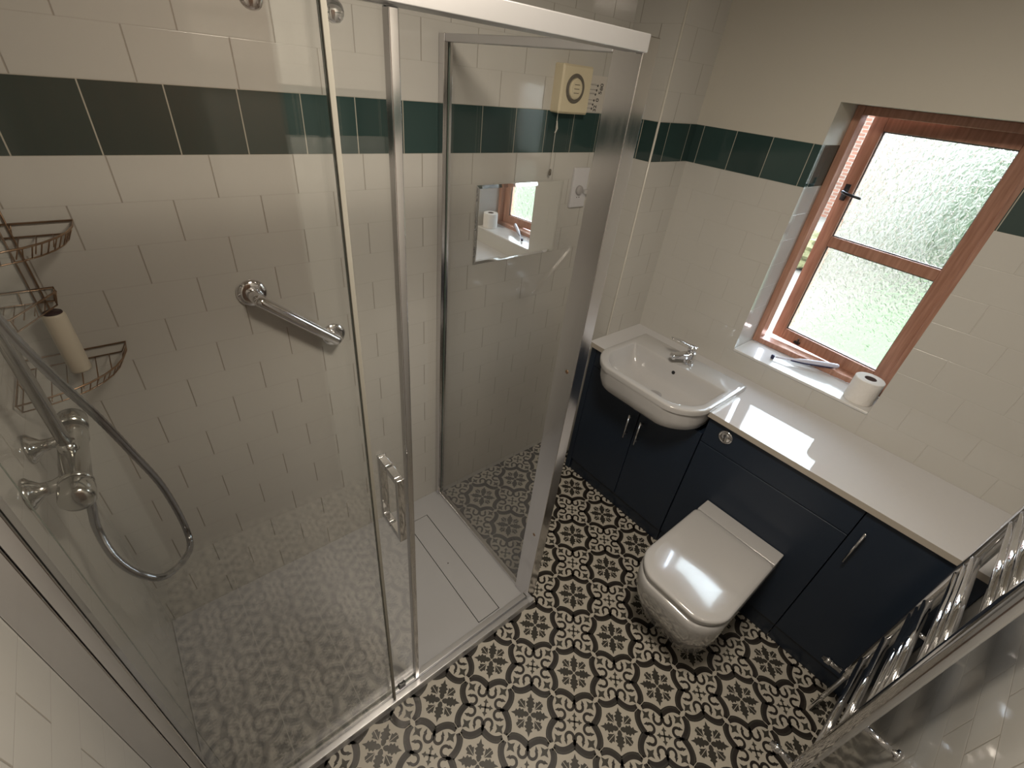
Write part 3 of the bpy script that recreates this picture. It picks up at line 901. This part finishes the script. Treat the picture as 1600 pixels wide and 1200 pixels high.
t = thing('wall_plate', 'small white wall plate with round grey knob, right of the mirror', 'switch', (1.872, 0, 1.43))
bm = BM(); box(bm, (1.828, -0.014, 1.432), (1.918, -0.0005, 1.592)); obj('plate', bm, M_plate, t, bevel=0.003)
bm = BM(); lathe(bm, [(0, 0.020), (0.008, 0.019), (0.012, 0.015), (0.012, 0)], (1.868, -0.0142, 1.503), (0, -1, 0), 24); obj('knob', bm, noisy(mat('grey_knob', (0.35, 0.34, 0.35), 0.4), 8, 0.03), t, smooth=True)
bm = BM(); box(bm, (1.893, -0.030, 1.488), (1.925, -0.0142, 1.506)); obj('lever', bm, M_white, t, bevel=0.003)
bm = BM()
for x in (1.862, 1.876):
    lathe(bm, [(0, 0.0025), (0.0006, 0.0025)], (x, -0.0142, 1.474), (0, -1, 0), 10)
obj('marks', bm, M_ink, t)

# ------------------------------------------------------------------ fitted furniture along the window wall
FXD = 1.925   # door faces
def chrome_bar(parent, y, z0_, z1_, x=FXD):
    bm = BM()
    tube(bm, [(x - 0.028, y, z0_), (x - 0.028, y, z1_)], 0.0045, 12)
    for z in (z0_ + 0.018, z1_ - 0.018):
        tube(bm, [(x - 0.028, y, z), (x - 0.0002, y, z)], 0.004, 10)
    return obj('handle', bm, M_chrome, parent, smooth=True)
def panel(name, parent, y0_, y1_, z0_, z1_, mt=None, x=FXD):
    bm = BM(); box(bm, (x, y0_, z0_), (x + 0.018, y1_, z1_)); return obj(name, bm, mt or M_navy, parent, bevel=0.0015)

t = thing('vanity_cabinet', 'dark navy double-door vanity cabinet under the white basin', 'cabinet', (2.1, -0.55, 0))
bm = BM()
box(bm, (1.9435, -0.243, 0.10), (2.28, -0.226, 0.824)); box(bm, (1.9435, -0.881, 0.10), (2.28, -0.864, 0.720)); box(bm, (1.9435, -0.864, 0.10), (2.28, -0.243, 0.118)); box(bm, (2.262, -0.864, 0.118), (2.28, -0.243, 0.824))
obj('carcass', bm, M_navy2, t)
d1 = panel('door', t, -0.262, -0.583, 0.085, 0.722); d2 = panel('door', t, -0.587, -0.881, 0.085, 0.722)
panel('end_panel', t, -0.228, -0.2595, 0.0, 0.824)
panel('filler', t, -0.262, -0.338, 0.725, 0.824, M_navy2)
bm = BM(); box(bm, (1.935, -0.881, 0.001), (1.953, -0.262, 0.095)); obj('plinth', bm, M_navy2, t)
chrome_bar(d1, -0.552, 0.475, 0.612); chrome_bar(d2, -0.618, 0.475, 0.612)

t = thing('toilet_cistern_unit', 'dark navy cistern housing panel with chrome flush button behind the toilet', 'cabinet', (2.1, -1.17, 0))
bm = BM()
box(bm, (1.9435, -0.902, 0.0), (2.28, -0.886, 0.824)); box(bm, (1.9435, -1.468, 0.0), (2.28, -1.452, 0.824)); box(bm, (2.262, -1.452, 0.0), (2.28, -0.902, 0.824))
obj('carcass', bm, M_navy2, t)
up = panel('upper_panel', t, -0.886, -1.468, 0.692, 0.824); panel('lower_panel', t, -0.886, -1.468, 0.095, 0.688)
bm = BM(); box(bm, (1.935, -1.468, 0.001), (1.953, -0.886, 0.0935)); obj('plinth', bm, M_navy2, t)
bm = BM(); lathe(bm, [(0, 0.030), (0.003, 0.030), (0.006, 0.026), (0.006, 0.023), (0.004, 0.022), (0.007, 0.019), (0.009, 0.010), (0.009, 0)], (FXD - 0.0002, -0.972, 0.772), (-1, 0, 0), 28)
fb = obj('flush_button', bm, M_chrome, up, smooth=True)
bm = BM(); box(bm, (FXD - 0.0100, -0.973, 0.753), (FXD - 0.0085, -0.971, 0.791)); obj('button_split', bm, M_groove, fb)

t = thing('base_cabinet', 'dark navy single-door base cabinet beside the towel radiator', 'cabinet', (2.1, -1.64, 0))
bm = BM()
box(bm, (1.9435, -1.488, 0.10), (2.28, -1.471, 0.824)); box(bm, (1.9435, -1.798, 0.10), (2.28, -1.781, 0.824)); box(bm, (2.262, -1.781, 0.10), (2.28, -1.488, 0.824)); box(bm, (1.9435, -1.781, 0.10), (2.262, -1.488, 0.118))
obj('carcass', bm, M_navy2, t)
d3 = panel('door', t, -1.471, -1.798, 0.095, 0.822)
bm = BM(); box(bm, (1.935, -1.798, 0.001), (1.953, -1.471, 0.0935)); obj('plinth', bm, M_navy2, t)
chrome_bar(d3, -1.503, 0.605, 0.755)

t = thing('worktop', 'glossy white worktop running along the window wall over the navy cabinets', 'worktop', (2.1, -1.0, 0.825))
bm = BM()
def wt(a, b): box(bm, (a[0], a[1], 0.826), (b[0], b[1], 0.850))
wt((1.905, -0.350), (2.299, -0.224)); wt((1.905, -1.799), (2.299, -0.880)); wt((2.170, -0.880), (2.299, -0.350))
bmesh.ops.remove_doubles(bm, verts=bm.verts, dist=1e-5)
wo = obj('slab', bm, [M_top, M_topedge], t)
for p in wo.data.polygons:
    if abs(p.normal.x) > 0.5: p.material_index = 1

# ---- semi-recessed basin
t = thing('basin', 'white semi-recessed ceramic wash basin set into the worktop', 'basin', (1.95, -0.615, 0.85))
def D(z, xb, xf, y0_, y1_, rf, rb, bow=0.03, n=7):
    """D-shaped outline, flat back at xb, bowed front at xf"""
    pts = rrect(xf, xb, y0_, y1_, (rf, rb, rb, rf), n)
    ym = (y0_ + y1_) / 2; hw = (y1_ - y0_) / 2
    out = []
    for x, y in pts:
        k = max(0.0, (xb - x) / (xb - xf))
        out.append((x - bow * (1 - ((y - ym) / hw) ** 2) * k ** 3 + bow * 0.3 * k ** 3, y, z))
    return out
YA, YB = -0.888, -0.342
def outline_dense(f):
    return f
rings = []
N_ = 10
for args in ((0.728, 2.10, 1.850, 0.085, 0.085, 0.02, 0.036), (0.731, 2.12, 1.828, 0.060, 0.10, 0.02, 0.038), (0.742, 2.14, 1.800, 0.034, 0.115, 0.02, 0.040),
             (0.765, 2.15, 1.778, 0.017, 0.12, 0.02, 0.042), (0.800, 2.155, 1.770, 0.0125, 0.12, 0.02, 0.042), (0.8512, 2.155, 1.766, 0.0115, 0.12, 0.02, 0.042),
             (0.8515, 2.187, 1.764, 0.002, 0.12, 0.006, 0.042), (0.8725, 2.188, 1.762, 0.0, 0.12, 0.006, 0.042), (0.8765, 2.187, 1.7635, 0.0015, 0.12, 0.006, 0.042), (0.878, 2.183, 1.767, 0.005, 0.118, 0.006, 0.042),
             (0.8778, 2.062, 1.790, 0.030, 0.102, 0.010, 0.043), (0.8755, 2.058, 1.793, 0.033, 0.100, 0.010, 0.043), (0.868, 2.054, 1.797, 0.037, 0.098, 0.012, 0.044), (0.835, 2.045, 1.808, 0.048, 0.094, 0.016, 0.044),
             (0.795, 2.034, 1.826, 0.068, 0.088, 0.028, 0.044), (0.772, 2.018, 1.850, 0.095, 0.078, 0.040, 0.040), (0.760, 1.990, 1.885, 0.150, 0.04, 0.035, 0.02), (0.757, 1.960, 1.925, 0.235, 0.012, 0.012, 0.0)):
    z_, xb_, xf_, ins, rf_, rb_, bw_ = args
    rings.append(D(z_, xb_, xf_, YA + ins, YB - ins, rf_, rb_, bw_, N_))
bm = BM(); loft(bm, rings)
bo = obj('bowl', bm, M_white, t, smooth=True)
es = bo.modifiers.new('es', 'EDGE_SPLIT'); es.split_angle = math.radians(62)
bm = BM(); lathe(bm, [(0.0, 0.030), (0.002, 0.030), (0.004, 0.025), (0.003, 0.015), (0.0035, 0.0)], (1.943, -0.615, 0.7575), (0, 0, 1), 24); obj('waste', bm, M_chrome, t, smooth=True)
bm = BM(); lathe(bm, [(0.0, 0.0085), (0.002, 0.0085)], (2.0475, -0.615, 0.840), (-1, 0, 0.2), 16); obj('overflow_hole', bm, M_black, t)

t = thing('basin_tap', 'small chrome lever mixer tap on the back of the basin', 'tap', (2.115, -0.632, 0.879))
bx, by, bz = 2.115, -0.632, 0.8785
def turn(bm, deg):
    bmesh.ops.rotate(bm, verts=bm.verts, cent=(bx, by, 0), matrix=Matrix.Rotation(math.radians(deg), 3, 'Z'))
bm = BM()
lathe(bm, [(0, 0.025), (0.004, 0.026), (0.010, 0.0235), (0.055, 0.0215), (0.062, 0.018)], (bx, by, bz + 0.0006), (0, 0, 1), 24)
rr = []
for x, w_, h0, h1 in ((bx - 0.005, 0.021, 0.026, 0.056), (bx - 0.05, 0.019, 0.032, 0.056), (bx - 0.092, 0.017, 0.036, 0.054), (bx - 0.100, 0.013, 0.039, 0.051)):
    rr.append([(x, by + a, bz + b) for a, b in rrect(-w_, w_, h0, h1, 0.006, 4)])
loft(bm, rr)
turn(bm, -26)
obj('body', bm, M_chrome, t, smooth=True)
bm = BM(); lathe(bm, [(0, 0.009), (0.010, 0.009)], (bx - 0.083, by, bz + 0.037), (0, 0, -1), 16); turn(bm, -26); obj('spout_nozzle', bm, M_chrome, t, smooth=True)
bm = BM()
lathe(bm, [(0, 0.0185), (0.010, 0.020), (0.022, 0.018), (0.030, 0.009), (0.031, 0)], (bx, by, bz + 0.063), (-0.15, 0, 1), 22)
rr = []
for x, w_, zc, h in ((bx + 0.004, 0.014, 0.086, 0.010), (bx - 0.025, 0.015, 0.094, 0.009), (bx - 0.060, 0.013, 0.108, 0.007), (bx - 0.100, 0.011, 0.117, 0.005), (bx - 0.108, 0.007, 0.118, 0.003)):
    rr.append([(x, by + a, bz + b) for a, b in rrect(-w_, w_, zc - h / 2, zc + h / 2, h * 0.45, 3)])
loft(bm, rr)
turn(bm, -44)
obj('lever', bm, M_chrome, t, smooth=True)
bm = BM(); tube(bm, [(bx + 0.030, by - 0.002, bz + 0.0006), (bx + 0.030, by - 0.002, bz + 0.070)], 0.0022, 8); lathe(bm, [(0, 0.0045), (0.004, 0.0055), (0.009, 0.003)], (bx + 0.030, by - 0.002, bz + 0.070), (0, 0, 1), 12); obj('pop_up_rod', bm, M_chrome, t, smooth=True)

# ---- toilet
t = thing('toilet', 'white back-to-wall toilet with closed square lid against the navy panel', 'toilet', (1.75, -1.185, 0))
def T(z, xf, xb, yh, rf, bow, n=9, yc=-1.186):
    pts = rrect(xf, xb, yc - yh, yc + yh, (rf, 0.012, 0.012, rf), n)
    out = []
    for x, y in pts:
        k = max(0.0, (xb - x) / (xb - xf))
        out.append((x - bow * (1 - ((y - yc) / yh) ** 2) * k ** 2 + bow * 0.25 * k ** 2, y, z))
    return out
bm = BM()
XB = 1.9235
rg = [T(0.001, 1.572, XB, 0.142, 0.07, 0.03), T(0.020, 1.560, XB, 0.147, 0.07, 0.03), T(0.10, 1.520, XB, 0.156, 0.075, 0.03), T(0.20, 1.468, XB, 0.164, 0.078, 0.032),
      T(0.30, 1.424, XB, 0.170, 0.08, 0.032), T(0.37, 1.408, XB, 0.171, 0.085, 0.032), T(0.408, 1.405, XB, 0.171, 0.088, 0.032), T(0.414, 1.410, XB, 0.168, 0.086, 0.032)]
loft(bm, rg); obj('pan', bm, M_white, t, smooth=True).modifiers.new('es', 'EDGE_SPLIT').split_angle = math.radians(50)
bm = BM(); loft(bm, [T(0.4146, 1.418, 1.835, 0.163, 0.085, 0.032), T(0.4165, 1.414, 1.835, 0.166, 0.088, 0.032), T(0.430, 1.414, 1.835, 0.166, 0.088, 0.032), T(0.432, 1.418, 1.835, 0.163, 0.085, 0.032)])
obj('seat', bm, M_white, t, smooth=True).modifiers.new('es', 'EDGE_SPLIT').split_angle = math.radians(50)
bm = BM()
def TL(z, i): 
    pts = rrect(1.408 + i, 1.835 - i, -1.186 - 0.171 + i, -1.186 + 0.171 - i, (0.085, 0.022, 0.022, 0.085), 9)
    out = []
    for x, y in pts:
        k = (1.835 - x) / (1.835 - 1.408)
        out.append((x - 0.034 * (1 - ((y + 1.186) / 0.171) ** 2) * k ** 2 + 0.009 * k ** 2, y, z))
    return out
loft(bm, [TL(0.4335, 0.004), TL(0.436, 0.001), TL(0.447, 0.0), TL(0.452, 0.003), TL(0.4545, 0.010), TL(0.4555, 0.030)])
obj('lid', bm, M_white, t, smooth=True).modifiers.new('es', 'EDGE_SPLIT').split_angle = math.radians(50)
bm = BM(); box(bm, (1.842, -1.356, 0.4146), (1.9235, -1.018, 0.446)); obj('hinge_block', bm, M_white, t, bevel=0.004)

# ---- things on the sill
t = thing('toilet_roll', 'white toilet paper roll standing upright on the window sill', 'toilet roll', (2.362, -1.232, 0.9572))
o0 = (2.362, -1.232, 0.9574)
bm = BM()
R_, r_ = 0.051, 0.0205
ns = 48
ringsd = [(0.002, R_ - 0.002), (0.004, R_), (0.098, R_), (0.100, R_ - 0.002), (0.100, r_ + 0.001), (0.0, r_ + 0.001), (0.0, R_ - 0.002)]
vv = []
for h, rr_ in ringsd:
    vv.append([bm.verts.new((o0[0] + rr_ * math.cos(2 * PI * k / ns), o0[1] + rr_ * math.sin(2 * PI * k / ns), o0[2] + h)) for k in range(ns)])
for i in range(len(vv)):
    A_, B_ = vv[i], vv[(i + 1) % len(vv)]
    for k in range(ns):
        try: bm.faces.new((A_[k], A_[(k + 1) % ns], B_[(k + 1) % ns], B_[k]))
        except Exception: pass
obj('paper', bm, M_paper, t)
bm = BM()
vv = []
for h, rr_ in ((0.0, r_), (0.100, r_), (0.100, r_ - 0.0015), (0.0, r_ - 0.0015)):
    vv.append([bm.verts.new((o0[0] + rr_ * math.cos(2 * PI * k / ns), o0[1] + rr_ * math.sin(2 * PI * k / ns), o0[2] + h)) for k in range(ns)])
for i in range(4):
    A_, B_ = vv[i], vv[(i + 1) % 4]
    for k in range(ns): bm.faces.new((A_[k], A_[(k + 1) % ns], B_[(k + 1) % ns], B_[k]))
obj('core', bm, M_card, t)

t = thing('toothbrush', 'slim pale toothbrush with navy head and back, propped on the window frame', 'toothbrush', (2.37, -0.88, 0.957))
a = Vector((2.366, -0.874, 0.9665)); b = Vector((2.486, -1.100, 1.0005))
dv = (b - a)
def pt(k, dz=0.0): return a + dv * k + Vector((0, 0, dz))
bm = BM(); tube(bm, [pt(0.06), pt(0.2), pt(0.34, 0.001), pt(0.42, 0.002), pt(0.5, 0.002), pt(0.8, 0.002), pt(0.97, 0.001), pt(1.0)], [0.0034, 0.0034, 0.0045, 0.0078, 0.0095, 0.0105, 0.010, 0.006], 14); hb = obj('handle', bm, M_lilac, t, smooth=True)
bm = BM(); tube(bm, [pt(0.30, -0.003), pt(0.36, -0.004), pt(0.5, -0.0055), pt(0.9, -0.0055), pt(0.99, -0.003)], [0.004, 0.0058, 0.0078, 0.0086, 0.005], 12); obj('grip', bm, M_navyp, hb, smooth=True)
bm = BM(); lathe(bm, [(-0.009, 0.0), (-0.008, 0.0075), (0.005, 0.0080), (0.009, 0.006), (0.0095, 0)], pt(0.02, 0.001), (0, 0, 1), 14); obj('head', bm, M_navyp, t, smooth=True)

# ------------------------------------------------------------------ towel radiator on the front wall
t = thing('towel_radiator', 'chrome ladder towel radiator on the tiled wall beside the worktop', 'radiator', (1.58, -1.8, 0.3))
def post(x):
    bm = BM(); loft(bm, [[(x + a, -1.7075 + b, z) for a, b in rrect(-0.018, 0.018, -0.016, 0.016, (0.006, 0.006, 0.014, 0.014), 5)] for z in (0.30, 1.42)])
    o = obj('post', bm, M_chrome, t, smooth=True); o.modifiers.new('es', 'EDGE_SPLIT').split_angle = math.radians(50); return o
post(1.374); post(1.794)
k = 0
for grp in ((0.40,), (0.535,), (0.675, 0.711, 0.747), (0.884, 0.920, 0.956), (1.098, 1.136, 1.174), (1.31, 1.346)):
    for z in grp:
        bm = BM(); tube(bm, [(1.389, -1.705, z), (1.779, -1.705, z)], 0.011, 16); obj('rung', bm, M_chrome, t, smooth=True)
for x in (1.374, 1.794):
    bm = BM(); tube(bm, [(x, -1.7075, 0.3), (x, -1.7075, 0.27)], 0.011, 14); tube(bm, [(x, -1.690, 0.275), (x, -1.628, 0.275)], [0.011, 0.009], 14); lathe(bm, [(0, 0.014), (0.018, 0.014)], (x, -1.655, 0.275), (0, 1, 0), 16)
    obj('valve', bm, M_chrome, t, smooth=True)
    bm = BM(); tube(bm, [(x, -1.7075, 0.272), (x, -1.7075, 0.0012)], 0.0075, 12); obj('feed_pipe', bm, M_chrome, t, smooth=True)
    for z in (0.62, 1.25):
        bm = BM(); tube(bm, [(x, -1.723, z), (x, -1.7992, z)], 0.008, 12); lathe(bm, [(0, 0.015), (0.006, 0.014)], (x, -1.7995, z), (0, 1, 0), 16); obj('bracket', bm, M_chrome, t, smooth=True)

# ceiling fitting added out of view to go with the warm fill light
t = thing('fill_fitting', 'added round ceiling fitting above the room for the fill light', 'light', (0.85, -1.2, 2.4))
bm = BM(); lathe(bm, [(0.0005, 0.17), (0.03, 0.17), (0.045, 0.165)], (0.85, -1.2, 2.4), (0, 0, -1), 36); obj('fill_fitting_body', bm, M_plate, t, smooth=False)
